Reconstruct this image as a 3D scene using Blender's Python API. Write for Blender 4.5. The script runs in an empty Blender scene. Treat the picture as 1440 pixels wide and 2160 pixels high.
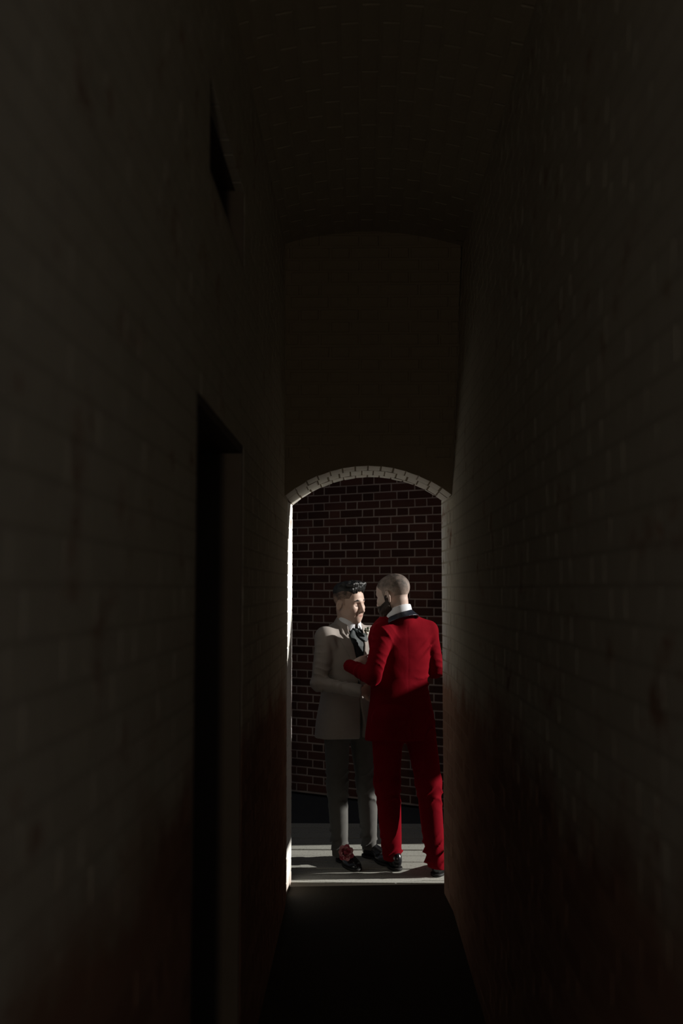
import bpy, bmesh, math, random
import numpy as np
from mathutils import Matrix, Vector

random.seed(7)
rng = np.random.default_rng(7)
S = bpy.context.scene
COL = S.collection

# ------------------------------------------------------------------ camera
cam_d = bpy.data.cameras.new('camera')
cam = bpy.data.objects.new('camera', cam_d)
COL.objects.link(cam)
cam.location = (0, 0, 1.68)
cam.rotation_euler = (math.radians(90 + 4.357), 0, math.radians(1.034))
cam_d.sensor_fit = 'VERTICAL'
cam_d.sensor_height = 36
cam_d.sensor_width = 24
cam_d.lens = 35
cam_d.clip_start = 0.05
cam_d.dof.use_dof = True
cam_d.dof.focus_distance = 6.1
cam_d.dof.aperture_fstop = 2.0
S.camera = cam

# ------------------------------------------------------------------ sky, sun, exposure
SKY = 0.09
SUN_AZ, SUN_EL, SUN_S = 4.5, 21.0, 5.4
world = bpy.data.worlds.new('world')
S.world = world
world.use_nodes = True
bg = world.node_tree.nodes['Background']
bg.inputs[0].default_value = (0.80, 0.88, 1.0, 1)
bg.inputs[1].default_value = SKY

sun_d = bpy.data.lights.new('sun', 'SUN')
sun = bpy.data.objects.new('sun', sun_d)
COL.objects.link(sun)
sun_d.energy = SUN_S
sun_d.angle = math.radians(0.53)
sun_d.color = (1.0, 0.965, 0.91)
_a, _e = math.radians(SUN_AZ), math.radians(SUN_EL)
sdir = Vector((math.cos(_e) * math.cos(_a), math.cos(_e) * math.sin(_a), math.sin(_e)))
sun.rotation_euler = (-sdir).to_track_quat('-Z', 'Y').to_euler()
sun.location = (8, 8, 6)

# added warm fill behind the camera, brightens the dark passage
fill_light_d = bpy.data.lights.new('passage_fill', 'POINT')
fill_light = bpy.data.objects.new('passage_fill', fill_light_d)
COL.objects.link(fill_light)
fill_light.location = (0.05, -4.0, 2.0)
fill_light_d.energy = 72.0
fill_light_d.shadow_soft_size = 0.12
fill_light_d.color = (1.0, 0.84, 0.66)

vs = S.view_settings
vs.view_transform = 'Standard'
vs.look = 'None'
vs.gamma = 1
vs.use_curve_mapping = False
vs.exposure = 0.0


# ------------------------------------------------------------------ materials
class NT:
    def __init__(s, name):
        s.m = bpy.data.materials.new(name)
        s.m.use_nodes = True
        s.t = s.m.node_tree
        s.b = s.t.nodes['Principled BSDF']
        s.coord = s.t.nodes.new('ShaderNodeTexCoord')

    def n(s, typ, **kw):
        nd = s.t.nodes.new(typ)
        for k, v in kw.items():
            setattr(nd, k, v)
        return nd

    def l(s, a, b):
        s.t.links.new(a, b)

    def noise(s, scale, detail=4, rough=0.6, coord='Object', vec=None, dist=0):
        nd = s.n('ShaderNodeTexNoise')
        nd.inputs['Scale'].default_value = scale
        nd.inputs['Detail'].default_value = detail
        nd.inputs['Roughness'].default_value = rough
        nd.inputs['Distortion'].default_value = dist
        s.l(vec if vec is not None else s.coord.outputs[coord], nd.inputs['Vector'])
        return nd.outputs['Fac']

    def ramp(s, fac, stops):
        nd = s.n('ShaderNodeValToRGB')
        el = nd.color_ramp.elements
        while len(el) < len(stops):
            el.new(0.5)
        for e, (p, c) in zip(el, stops):
            e.position = p
            e.color = (*c, 1) if len(c) == 3 else c
        s.l(fac, nd.inputs['Fac'])
        return nd.outputs['Color']

    def mix(s, fac, a, b, blend='MIX'):
        nd = s.n('ShaderNodeMix', data_type='RGBA', blend_type=blend)
        for v, sock in ((fac, nd.inputs[0]), (a, nd.inputs[6]), (b, nd.inputs[7])):
            if isinstance(v, (int, float)):
                sock.default_value = v
            elif isinstance(v, tuple):
                sock.default_value = (*v, 1)
            else:
                s.l(v, sock)
        return nd.outputs[2]

    def math(s, op, a, b=0.0, c=None):
        nd = s.n('ShaderNodeMath', operation=op)
        for i, v in enumerate((a, b) if c is None else (a, b, c)):
            if isinstance(v, (int, float)):
                nd.inputs[i].default_value = v
            else:
                s.l(v, nd.inputs[i])
        return nd.outputs[0]

    def bump(s, h, strength=0.3, dist=0.01):
        nd = s.n('ShaderNodeBump')
        nd.inputs['Strength'].default_value = strength
        nd.inputs['Distance'].default_value = dist
        s.l(h, nd.inputs['Height'])
        s.l(nd.outputs[0], s.b.inputs['Normal'])

    def set(s, **kw):
        for k, v in kw.items():
            sock = s.b.inputs[k.replace('_', ' ')]
            if isinstance(v, (int, float)):
                sock.default_value = v
            elif isinstance(v, tuple):
                sock.default_value = (*v, 1) if sock.type == 'RGBA' else v
            else:
                s.l(v, sock)
        return s.m

    def wpos(s):
        return s.n('ShaderNodeNewGeometry').outputs['Position']

    def rnd(s):
        g = s.n('ShaderNodeNewGeometry').outputs['Random Per Island']
        o = s.n('ShaderNodeObjectInfo').outputs['Random']
        return s.math('FRACT', s.math('ADD', g, o))


def mat_brick(name, dark, mid, light, rough=0.9):
    t = NT(name)
    p = t.wpos()
    c = t.ramp(t.rnd(), [(0, dark), (0.55, mid), (1, light)])
    n1 = t.noise(14, 5, vec=p)
    c = t.mix(t.math('MULTIPLY', n1, 0.55), c, dark)
    n2 = t.noise(160, 3, vec=p)
    c = t.mix(t.math('MULTIPLY', n2, 0.25), c, (mid[0] * 1.5, mid[1] * 1.5, mid[2] * 1.5))
    t.bump(t.noise(220, 4, vec=p), 0.35, 0.004)
    return t.set(Base_Color=c, Roughness=rough, Specular_IOR_Level=0.15)


def mat_mortar(name, c0, c1):
    t = NT(name)
    p = t.wpos()
    c = t.mix(t.noise(9, 5, vec=p), c0, c1)
    t.bump(t.noise(300, 3, vec=p), 0.4, 0.003)
    return t.set(Base_Color=c, Roughness=0.95, Specular_IOR_Level=0.1)


def mat_limewashed(name, brick, brick2, wash, wash2, level=1.18, reveal=0.0):
    """brickwork under an old limewash that stops at a worn line above the floor"""
    t = NT(name)
    p = t.wpos()
    sep = t.n('ShaderNodeSeparateXYZ')
    t.l(p, sep.inputs[0])
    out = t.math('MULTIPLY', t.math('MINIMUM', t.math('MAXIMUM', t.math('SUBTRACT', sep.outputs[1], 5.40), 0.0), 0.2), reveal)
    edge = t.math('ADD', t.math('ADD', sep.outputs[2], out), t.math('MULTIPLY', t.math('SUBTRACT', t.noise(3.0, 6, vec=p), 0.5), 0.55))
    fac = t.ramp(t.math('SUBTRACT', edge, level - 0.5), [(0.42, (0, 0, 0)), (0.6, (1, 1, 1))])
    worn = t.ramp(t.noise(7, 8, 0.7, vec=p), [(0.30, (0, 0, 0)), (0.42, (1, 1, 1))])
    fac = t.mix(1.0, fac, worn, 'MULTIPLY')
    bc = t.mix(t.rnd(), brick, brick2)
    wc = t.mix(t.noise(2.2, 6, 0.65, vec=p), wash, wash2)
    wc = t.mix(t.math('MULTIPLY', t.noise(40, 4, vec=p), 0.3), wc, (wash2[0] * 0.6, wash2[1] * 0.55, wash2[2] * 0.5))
    if reveal:       # light put into the colour: wash turns paler in the archway reveal
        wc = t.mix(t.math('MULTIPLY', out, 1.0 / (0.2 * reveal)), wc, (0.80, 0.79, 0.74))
    c = t.mix(fac, bc, wc)
    t.bump(t.noise(120, 5, vec=p), 0.4, 0.004)
    return t.set(Base_Color=c, Roughness=1.0, Specular_IOR_Level=0.0)


def mat_plain(name, c0, c1, scale, rough, bscale=200, bstr=0.2, bdist=0.003, spec=0.3, **kw):
    t = NT(name)
    c = t.mix(t.noise(scale, 5), c0, c1)
    if bstr:
        t.bump(t.noise(bscale, 4), bstr, bdist)
    return t.set(Base_Color=c, Roughness=rough, Specular_IOR_Level=spec, **kw)


M = {}
M['brick_back'] = mat_brick('dark_red_brick', (0.060, 0.032, 0.025), (0.115, 0.054, 0.041), (0.165, 0.077, 0.058))
M['mortar_back'] = mat_mortar('lime_mortar', (0.46, 0.40, 0.36), (0.60, 0.53, 0.47))
M['facade'] = mat_brick('facade_brick', (0.11, 0.07, 0.052), (0.17, 0.105, 0.08), (0.22, 0.14, 0.10))
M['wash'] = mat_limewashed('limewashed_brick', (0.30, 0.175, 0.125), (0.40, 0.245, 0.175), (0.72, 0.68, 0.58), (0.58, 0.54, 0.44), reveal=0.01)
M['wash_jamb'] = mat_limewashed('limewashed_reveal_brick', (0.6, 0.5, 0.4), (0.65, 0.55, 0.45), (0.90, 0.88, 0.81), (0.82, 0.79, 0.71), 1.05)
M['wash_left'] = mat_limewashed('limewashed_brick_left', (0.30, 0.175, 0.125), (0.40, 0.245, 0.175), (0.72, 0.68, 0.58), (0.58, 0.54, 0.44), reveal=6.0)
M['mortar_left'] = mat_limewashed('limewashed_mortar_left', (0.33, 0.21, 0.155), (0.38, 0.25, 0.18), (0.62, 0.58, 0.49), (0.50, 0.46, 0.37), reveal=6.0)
M['mortar_wash'] = mat_limewashed('limewashed_mortar', (0.33, 0.21, 0.155), (0.38, 0.25, 0.18), (0.62, 0.58, 0.49), (0.50, 0.46, 0.37))
M['ceiling'] = mat_plain('sooty_limewash', (0.50, 0.45, 0.34), (0.30, 0.26, 0.19), 3.0, 0.95, 90, 0.4, 0.004, 0.1)
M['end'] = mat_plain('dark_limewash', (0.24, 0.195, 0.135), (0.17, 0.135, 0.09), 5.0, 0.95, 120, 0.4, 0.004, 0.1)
M['floor'] = mat_plain('dark_concrete', (0.042, 0.034, 0.023), (0.028, 0.022, 0.015), 4.0, 0.85, 90, 0.3, 0.004, 0.2)
M['ground'] = mat_plain('grey_ground', (0.075, 0.077, 0.08), (0.05, 0.052, 0.055), 6.0, 0.95, 150, 0.4, 0.006, 0.1)


def mat_board(name, a, b):
    t = NT(name)
    p = t.wpos()
    v = t.n('ShaderNodeMapping')
    v.inputs['Scale'].default_value = (3, 60, 60)
    t.l(p, v.inputs[0])
    c = t.mix(t.noise(2.0, 6, 0.7, vec=v.outputs[0]), a, b)
    c = t.mix(t.math('MULTIPLY', t.rnd(), 0.35), c, (0.30, 0.29, 0.26))
    sp = t.ramp(t.noise(90, 5, 0.75, vec=p), [(0.34, (0, 0, 0)), (0.44, (1, 1, 1))])
    c = t.mix(sp, (0.13, 0.13, 0.11), c)
    t.bump(t.noise(160, 5, vec=p), 0.5, 0.004)
    return t.set(Base_Color=c, Roughness=0.9, Specular_IOR_Level=0.15)


M['board'] = mat_board('weathered_board', (0.46, 0.46, 0.41), (0.31, 0.31, 0.27))
M['step'] = mat_board('worn_stone', (0.58, 0.58, 0.52), (0.46, 0.46, 0.41))


def mat_cloth(name, a, b, rough=0.85, sheen=0.2, st=(1, 1, 1), weave=900, bstr=0.25, spec=0.2, wr=0.25):
    t = NT(name)
    c = t.mix(t.noise(25, 4), a, b)
    h = t.math('ADD', t.math('MULTIPLY', t.noise(weave, 2), 0.25), t.math('MULTIPLY', t.noise(18, 4, 0.5, dist=0.6), wr * 4))
    t.bump(h, bstr, 0.004)
    return t.set(Base_Color=c, Roughness=rough, Specular_IOR_Level=spec, Sheen_Weight=sheen, Sheen_Roughness=0.35, Sheen_Tint=st)


M['velvet'] = mat_cloth('red_velvet', (0.178, 0.0030, 0.009), (0.135, 0.0020, 0.006), 0.9, 0.26, (1.0, 0.02, 0.06), 700, 0.35, 0.04)
M['suit'] = mat_cloth('taupe_wool', (0.35, 0.312, 0.283), (0.30, 0.268, 0.244), 0.9, 0.1, (1, 1, 1), 900, 0.22)
M['trouser_grey'] = mat_cloth('charcoal_grey_wool', (0.115, 0.112, 0.104), (0.09, 0.088, 0.082), 0.9, 0.1, (1, 1, 1), 900, 0.22)
M['shirt'] = mat_cloth('white_cotton', (0.86, 0.88, 0.92), (0.82, 0.84, 0.88), 0.75, 0.1, (1, 1, 1), 1200, 0.12, 0.3, 0.1)
M['satin'] = mat_cloth('black_satin', (0.018, 0.022, 0.034), (0.012, 0.014, 0.022), 0.3, 0.0, (1, 1, 1), 800, 0.3, 0.7, 0.4)
M['tie'] = mat_cloth('dark_green_satin', (0.022, 0.033, 0.034), (0.014, 0.021, 0.023), 0.6, 0.1, (1, 1, 1), 800, 0.2, 0.3, 0.3)
M['leather'] = mat_plain('black_leather', (0.010, 0.010, 0.012), (0.016, 0.016, 0.018), 30, 0.22, 300, 0.1, 0.002, 0.6)
M['sole'] = mat_plain('shoe_sole', (0.012, 0.011, 0.010), (0.02, 0.018, 0.016), 30, 0.6)
M['button'] = mat_plain('dark_button', (0.03, 0.025, 0.02), (0.05, 0.04, 0.03), 30, 0.35)
M['leaf'] = mat_plain('green_leaf', (0.05, 0.10, 0.035), (0.03, 0.065, 0.025), 60, 0.5)
M['recess_dark'] = mat_plain('recess_dark', (0.16, 0.125, 0.095), (0.10, 0.08, 0.06), 8, 0.7, 120, 0.3, 0.003, 0.2)  # dark tone standing in for shade in the side doorway and slot
M['petal_white'] = mat_plain('white_petal', (0.8, 0.78, 0.70), (0.7, 0.68, 0.58), 60, 0.6)
M['petal'] = mat_plain('pink_petal', (0.55, 0.13, 0.17), (0.36, 0.05, 0.08), 25, 0.55, 200, 0.15)
M['petal_pale'] = mat_plain('pale_pink_petal', (0.80, 0.45, 0.46), (0.66, 0.30, 0.32), 25, 0.55, 200, 0.15)
M['hair'] = None


def mat_skin(name, base, red, hb=(0.02, 0.014, 0.01)):
    t = NT(name)
    c = t.mix(t.math('MULTIPLY', t.noise(22, 5), 0.6), base, red)
    t.bump(t.noise(500, 3), 0.12, 0.001)
    return t.set(Base_Color=c, Roughness=0.5, Specular_IOR_Level=0.35, Subsurface_Weight=0.12,
                 Subsurface_Radius=(1.0, 0.3, 0.15), Subsurface_Scale=0.008)


def mat_hair(name, a, b, rough=0.38, scale=(500, 500, 60)):
    t = NT(name)
    v = t.n('ShaderNodeMapping')
    v.inputs['Scale'].default_value = scale
    t.l(t.coord.outputs['Object'], v.inputs[0])
    n = t.noise(1.0, 4, 0.6, vec=v.outputs[0])
    c = t.mix(n, a, b)
    t.bump(n, 0.6, 0.004)
    return t.set(Base_Color=c, Roughness=rough, Specular_IOR_Level=0.5)


def mat_stubble(name, skin, hair, lo, hi, z0=None, z1=None):
    """cropped hair through which the scalp shows: fine speckle, denser where lo..hi of a broad noise says so"""
    t = NT(name)
    f = t.noise(900, 2)
    g = t.noise(28, 4)
    m_ = t.math('ADD', t.math('MULTIPLY', f, 0.5), t.math('MULTIPLY', g, 0.5))
    if z0 is not None:       # thinner towards the nape and temples
        mr = t.n('ShaderNodeMapRange')
        sp = t.n('ShaderNodeSeparateXYZ')
        t.l(t.coord.outputs['Object'], sp.inputs[0])
        t.l(sp.outputs[2], mr.inputs[0])
        for q, vv in enumerate((z0, z1, -0.26, 0.06)):
            mr.inputs[q + 1].default_value = vv
        m_ = t.math('ADD', m_, mr.outputs[0])
    k = t.ramp(m_, [(lo, (0, 0, 0)), (hi, (1, 1, 1))])
    c = t.mix(k, skin, hair)
    t.bump(f, 0.5, 0.002)
    return t.set(Base_Color=c, Roughness=0.6, Specular_IOR_Level=0.3)


M['skin_g'] = mat_skin('light_tan_skin', (0.62, 0.46, 0.375), (0.53, 0.33, 0.25))
M['skin_r'] = mat_skin('fair_skin', (0.64, 0.51, 0.44), (0.57, 0.38, 0.31))
M['lips'] = mat_plain('lips', (0.47, 0.27, 0.22), (0.42, 0.22, 0.18), 80, 0.45)
M['hair'] = mat_hair('black_hair', (0.010, 0.010, 0.010), (0.028, 0.028, 0.026), 0.3)
M['brow'] = mat_hair('dark_brow', (0.02, 0.014, 0.011), (0.035, 0.024, 0.018), 0.6)
M['beard'] = mat_stubble('dark_beard', (0.10, 0.06, 0.045), (0.020, 0.015, 0.012), 0.35, 0.55)
M['buzz'] = mat_stubble('cropped_hair', (0.48, 0.37, 0.31), (0.05, 0.043, 0.038), 0.36, 0.66, 1.60, 1.70)
M['fade'] = mat_stubble('faded_hair', (0.48, 0.32, 0.245), (0.02, 0.016, 0.013), 0.36, 0.6, 1.570, 1.640)
M['fade_r'] = mat_stubble('faded_temple_hair', (0.45, 0.32, 0.26), (0.02, 0.016, 0.013), 0.36, 0.6, 1.595, 1.650)


# ------------------------------------------------------------------ object helpers
def link(name, me, mat=None, parent=None, loc=None):
    o = bpy.data.objects.new(name, me)
    COL.objects.link(o)
    if mat is not None:
        for m in (mat if isinstance(mat, (list, tuple)) else [mat]):
            if me.name and m.name not in [x.name for x in me.materials if x]:
                me.materials.append(m)
    if parent is not None:
        o.parent = parent
    if loc is not None:
        o.location = loc
    return o


def mesh(name, verts, faces, smooth=False):
    me = bpy.data.meshes.new(name)
    me.from_pydata([tuple(v) for v in verts], [], [tuple(f) for f in faces])
    me.update()
    if smooth:
        me.polygons.foreach_set('use_smooth', [True] * len(me.polygons))
    return me


def prism(poly, axis, a0, a1):
    """extrude a 2D polygon along an axis; the two other axes stay in order"""
    v, f = [], []
    n = len(poly)
    for a in (a0, a1):
        for (p, q) in poly:
            v.append({'x': (a, p, q), 'y': (p, a, q), 'z': (p, q, a)}[axis])
    f.append(tuple(range(n - 1, -1, -1)))
    f.append(tuple(range(n, 2 * n)))
    for i in range(n):
        j = (i + 1) % n
        f.append((i, j, n + j, n + i))
    return v, f


class MB:
    def __init__(s):
        s.v, s.f = [], []

    def add(s, vf):
        o = len(s.v)
        s.v += list(vf[0])
        s.f += [tuple(i + o for i in q) for q in vf[1]]
        return s

    def box(s, x0, x1, y0, y1, z0, z1):
        return s.add(prism([(x0, y0), (x1, y0), (x1, y1), (x0, y1)], 'z', z0, z1))

    def build(s, name, mat, parent=None, kind=None):
        me = mesh(name, s.v, s.f)
        bm = bmesh.new()
        bm.from_mesh(me)
        bmesh.ops.recalc_face_normals(bm, faces=bm.faces)
        bm.to_mesh(me)
        bm.free()
        o = link(name, me, mat, parent)
        if kind:
            o['kind'] = kind
        return o


# ------------------------------------------------------------------ brickwork
CH, SL, HL, J = 0.0675, 0.2035, 0.0965, 0.0095
HEAD = 0.7


def brick_vf(w, h, depth, proud, jit=None):
    """a brick with a chamfered, slightly uneven face; local axes u (along), n (out), z"""
    jit = (0.0015 if proud > 0.0025 else 0.0006) if jit is None else jit
    c = 0.004 if proud > 0.0025 else 0.0007
    r = lambda: random.uniform(-jit, jit)
    a, b = w / 2, h / 2
    back = [(-a, -depth, -b), (a, -depth, -b), (a, -depth, b), (-a, -depth, b)]
    rim = [(-a + r(), proud - c, -b + r()), (a + r(), proud - c, -b + r()), (a + r(), proud - c, b + r()), (-a + r(), proud - c, b + r())]
    fr = [(x * (a - c) / a, proud + r() * 0.6, z * (b - c) / b) for (x, _, z) in rim]
    v = back + rim + fr
    f = []
    for i in range(4):
        j = (i + 1) % 4
        f.append((i, j, 4 + j, 4 + i))
        f.append((4 + i, 4 + j, 8 + j, 8 + i))
    f.append((8, 9, 10, 11))
    return v, f


def project(p):
    v = cam_inv @ Vector(p)
    if v.z > -0.1:
        return None
    return (720 + 2100 * v.x / -v.z, 1080 - 2100 * v.y / -v.z, -v.z)


bpy.context.view_layer.update()
cam_inv = cam.matrix_world.inverted()


def lay_bricks(parent, origin, u, n, spans, mat, proud=0.004, depth=0.03, offset=None, stuff_name='brickwork', phase=0.0, limit=300, pick=True, z0=0.0):
    """Flemish bond. spans(k, z) -> list of (u0, u1) laid in course k whose middle is at height z.
    The bricks that show largest become objects of their own, the rest one joined part."""
    u, n = Vector(u).normalized(), Vector(n).normalized()
    up = Vector((0, 0, 1))
    out = []
    k = 0
    while True:
        z = z0 + (k + 0.5) * CH
        sp = spans(k, z)
        if sp is None:
            break
        period = SL + HL + 2 * J
        off = phase + (k % 2) * period / 2 + random.uniform(-0.004, 0.004)
        for (s0, s1) in sp:
            x = math.floor((s0 - off) / period) * period + off
            st = True
            while x < s1:
                w = SL if st else HL
                a, b = max(x, s0), min(x + w, s1)
                if b - a > 0.02:
                    out.append(((a + b) / 2, z, b - a, abs((b - a) - w) < 1e-4, st))
                x += w + J
                st = not st
        k += 1
    o = Vector(origin)
    info = []
    for (c, z, w, full, st) in out:
        d = offset(c, z) if offset else 0.0
        sl_ = ((offset(c + w / 2, z) - offset(c - w / 2, z)) / w, (offset(c, z + 0.03) - offset(c, z - 0.03)) / 0.06) if offset else (0.0, 0.0)
        p = o + u * c + up * z + n * d
        q = project(p)
        score = 0
        if q and -60 < q[0] < 1500 and -60 < q[1] < 2220:
            vd = (Vector(cam.location) - p).normalized()
            score = w * max(vd.dot(n), 0.02) / q[2] ** 2
        info.append((score, p, w, full, st, sl_))
    order = sorted(range(len(info)), key=lambda i: -info[i][0])
    chosen = set(i for i in order[:limit] if info[i][0] > 0)
    h = CH - J
    shared = {}
    mb = MB()
    rot = Matrix((u, n, up)).transposed()
    for i, (score, p, w, full, st, sl_) in enumerate(info):
        u2 = (u + n * sl_[0]).normalized()
        w2 = (up + n * sl_[1]).normalized()
        n2 = w2.cross(u2) if w2.cross(u2).dot(n) > 0 else u2.cross(w2)
        rot = Matrix((u2, n2, w2)).transposed()
        pr = proud + random.uniform(-0.3, 0.4) * proud * 0.8
        if i in chosen:
            if full:
                key = (st, random.randrange(6))
                if key not in shared:
                    me = mesh('brick', *brick_vf(w, h, depth, proud))
                    me.materials.append(mat)
                    shared[key] = me
                me = shared[key]
            else:
                me = mesh('brick', *brick_vf(w, h, depth, proud))
                me.materials.append(mat)
            b = bpy.data.objects.new('brick', me)
            COL.objects.link(b)
            b.parent = parent
            b.matrix_local = Matrix.Translation(p + n * (pr - proud)) @ rot.to_4x4()
        else:
            v, f = brick_vf(w, h, depth, pr)
            mb.add(([p + rot @ Vector(q) for q in v], f))
    if mb.v:
        mb.build(stuff_name, mat, parent, 'stuff')


# ------------------------------------------------------------------ the building and the lane
XL, XR = -0.395, 0.487
YN, YE, YO = 0.10, 5.22, 5.85          # near end of the passage, inner face and outer face of the end wall
FL = -0.004                            # passage floor, a step below the lane
SPR, CRN = 2.165, 2.323                # arch springing and crown


def lean(z):
    return -max(0.0, z - 2.165) * 0.05  # right-hand wall leans outwards above the springing


DO0, DO1, DOZ = 2.39, 3.365, 2.165     # side doorway in the left-hand wall
SO0, SO1, SOZ0, SOZ1 = 2.55, 3.34, 2.785, 3.06  # slot above it

YR = 5.66                              # the facade runs on the skew: its right-hand corner is nearer


def yout(x):
    return YO + (YR - YO) * min(1.0, max(0.0, (x - XL) / (XR - XL)))


def dip(y):
    return -0.009 * math.exp(-((y - 5.60) / 0.10) ** 2)      # worn hollow in the left-hand reveal


def pinch(y):
    return 0.021 * min(1.0, max(0.0, (y - 5.30) / 0.36))     # right-hand reveal closes in a little


floor = MB().box(-3, 2.2, -1.0, YO - 0.012, FL - 0.3, FL).build('floor', M['floor'], kind='structure')

w = MB()
w.box(-8, XL, YN, DO0, FL, 5).box(-8, XL, DO1, 5.36, FL, 5)
w.add(prism([(-8, 5.36), (XL, 5.36), *[(XL + dip(q) - 0.0006, q) for q in (5.42, 5.47, 5.52, 5.56, 5.60, 5.64, 5.68, 5.73, 5.79, YO)], (-8, YO)], 'z', FL, 5))
w.box(-8, XL, DO0, DO1, DOZ, SOZ0).box(-8, XL, DO0, DO1, SOZ1, 5)
w.box(-8, XL, DO0, SO0, SOZ0, SOZ1).box(-8, XL, SO1, DO1, SOZ0, SOZ1)
w.box(-8, XL - 1.3, DO0, DO1, FL, DOZ).box(-8, XL - 0.7, SO0, SO1, SOZ0, SOZ1)
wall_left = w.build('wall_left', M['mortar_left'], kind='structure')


def span_left(k, z):
    if z > 3.58:
        return None
    r = [(0.95, YO - 0.002)]
    cut = []
    if z < DOZ:
        cut = (DO0, DO1)
    elif SOZ0 < z < SOZ1:
        cut = (SO0, SO1)
    if cut:
        r = [(0.95, cut[0]), (cut[1], YO - 0.002)]
    return r


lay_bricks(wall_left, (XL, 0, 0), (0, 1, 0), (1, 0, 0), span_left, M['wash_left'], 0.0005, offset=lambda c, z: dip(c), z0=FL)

w = MB()
pl = [(XR, FL), (2.2, FL), (2.2, 5), (XR - lean(5), 5), (XR, 2.165)]
w.add(prism(pl, 'y', YN, 5.34))
w.add(prism([(XR, 5.34), (2.2, 5.34), (2.2, YR), (XR - 0.021, YR)], 'z', FL, 5))
w.box(XR + 0.0005, 2.2, YR - 0.01, 5.835, FL, 0.36)          # low block added to keep sun off the passage floor
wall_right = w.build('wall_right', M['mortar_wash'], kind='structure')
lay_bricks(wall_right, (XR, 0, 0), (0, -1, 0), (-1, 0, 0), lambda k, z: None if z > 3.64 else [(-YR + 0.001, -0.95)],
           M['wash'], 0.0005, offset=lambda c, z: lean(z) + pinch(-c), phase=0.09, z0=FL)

# reveal of the archway, end wall with its arch
hw, cx = (XR - XL) / 2, (XR + XL) / 2
rise = CRN - SPR
RAD = (hw * hw + rise * rise) / (2 * rise)
cz = CRN - RAD
half = math.asin(hw / RAD)
arc = [(cx + RAD * math.sin(t), cz + RAD * math.cos(t)) for t in np.linspace(-half, half, 33)]
top = [(XR - lean(3.7) + 0.02, 5), (XL - 0.02, 5)]
end_poly = [(XL - 0.02, SPR)] + arc + [(XR + 0.02, SPR)] + top
v, f = prism(end_poly, 'y', YE + 0.004, YO)
v = [(a, b if b < YE + 0.1 else yout(a), c) for a, b, c in v]
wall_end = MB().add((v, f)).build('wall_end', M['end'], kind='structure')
ORING = 0.125


def span_end(k, z):
    if z > 3.66:
        return None
    a0, a1 = XL + 0.004, XR - lean(z) - 0.004
    if z < cz + RAD + ORING:
        dz = z - cz
        rr = (RAD + ORING) ** 2 - dz * dz
        if rr > 0:
            x = math.sqrt(rr)
            r = []
            if cx - x - 0.01 > a0 + 0.02:
                r.append((a0, cx - x - 0.008))
            if cx + x + 0.01 < a1 - 0.02:
                r.append((cx + x + 0.008, a1))
            return r if z > SPR else []
    return [(a0, a1)] if z > SPR else []


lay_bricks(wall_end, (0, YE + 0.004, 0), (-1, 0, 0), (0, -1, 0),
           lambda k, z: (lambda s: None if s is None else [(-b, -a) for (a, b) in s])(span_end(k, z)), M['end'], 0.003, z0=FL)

# the arch ring: bricks on edge, their ends make the soffit, three along its depth
n_v = 14
for row, (y0, y1) in enumerate(((YE, YE + 0.2), (YE + 0.204, YE + 0.415), (YE + 0.419, YO - 0.002))):
    m_ = n_v + (row % 2)
    for i in range(m_):
        t0 = -half + 2 * half * i / m_ + 0.003
        t1 = -half + 2 * half * (i + 1) / m_ - 0.003
        r0 = RAD - 0.002 + random.uniform(-0.002, 0.002)
        r1 = RAD + (ORING if row == 0 else 0.05)
        pts = []
        for (r, t) in ((r0 + 0.003, t0), (r0, t0 + 0.006), (r0, t1 - 0.006), (r0 + 0.003, t1), (r1, t1), (r1, t0)):
            pts.append((cx + r * math.sin(t), cz + r * math.cos(t)))
        v, f = prism(pts, 'y', y0 - (0.002 if row == 0 else 0), y1)
        if row == 2:
            v = [(a, b if b < y1 - 0.01 else yout(a) - 0.002, c) for a, b, c in v]
        me = mesh('arch_brick', v, f)
        bm = bmesh.new(); bm.from_mesh(me); bmesh.ops.recalc_face_normals(bm, faces=bm.faces); bm.to_mesh(me); bm.free()
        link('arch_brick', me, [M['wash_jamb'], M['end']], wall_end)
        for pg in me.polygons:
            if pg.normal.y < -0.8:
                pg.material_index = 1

for o_ in (wall_left, wall_right, wall_end):     # the facade towards the lane is bare dark brick
    o_.data.materials.append(M['facade'])
    for pg in o_.data.polygons:
        if pg.normal.y > 0.9 and pg.center.y > 5.4:
            pg.material_index = len(o_.data.materials) - 1

# dark boards and linings added as shade in the side doorway and slot
d = MB()
d.box(XL - 0.30, XL - 0.001, DO1 - 0.03, DO1 - 0.002, FL, DOZ - 0.002).box(XL - 0.30, XL - 0.001, DO0 + 0.002, DO0 + 0.03, FL, DOZ - 0.002)
d.box(XL - 0.30, XL - 0.001, DO0 + 0.03, DO1 - 0.03, DOZ - 0.032, DOZ - 0.002)
recess_shade = d.build('doorway_shade', M['recess_dark'], kind='structure')
npl = 6
for i in range(npl):
    a = DO0 + 0.033 + (DO1 - DO0 - 0.066) * i / npl
    b = DO0 + 0.033 + (DO1 - DO0 - 0.066) * (i + 1) / npl - 0.004
    MB().box(XL - 0.26, XL - 0.22, a, b, FL + 0.008, DOZ - 0.036).build('shade_board', M['recess_dark'], recess_shade)
t = MB()
t.box(XL - 0.5, XL - 0.001, SO1 - 0.02, SO1 - 0.002, SOZ0, SOZ1).box(XL - 0.5, XL - 0.001, SO0 + 0.002, SO0 + 0.02, SOZ0, SOZ1)
t.box(XL - 0.5, XL - 0.001, SO0 + 0.02, SO1 - 0.02, SOZ1 - 0.02, SOZ1 - 0.002).box(XL - 0.5, XL - 0.45, SO0 + 0.02, SO1 - 0.02, SOZ0, SOZ1 - 0.02)
t.build('slot_shade', M['recess_dark'], kind='structure')

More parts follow.
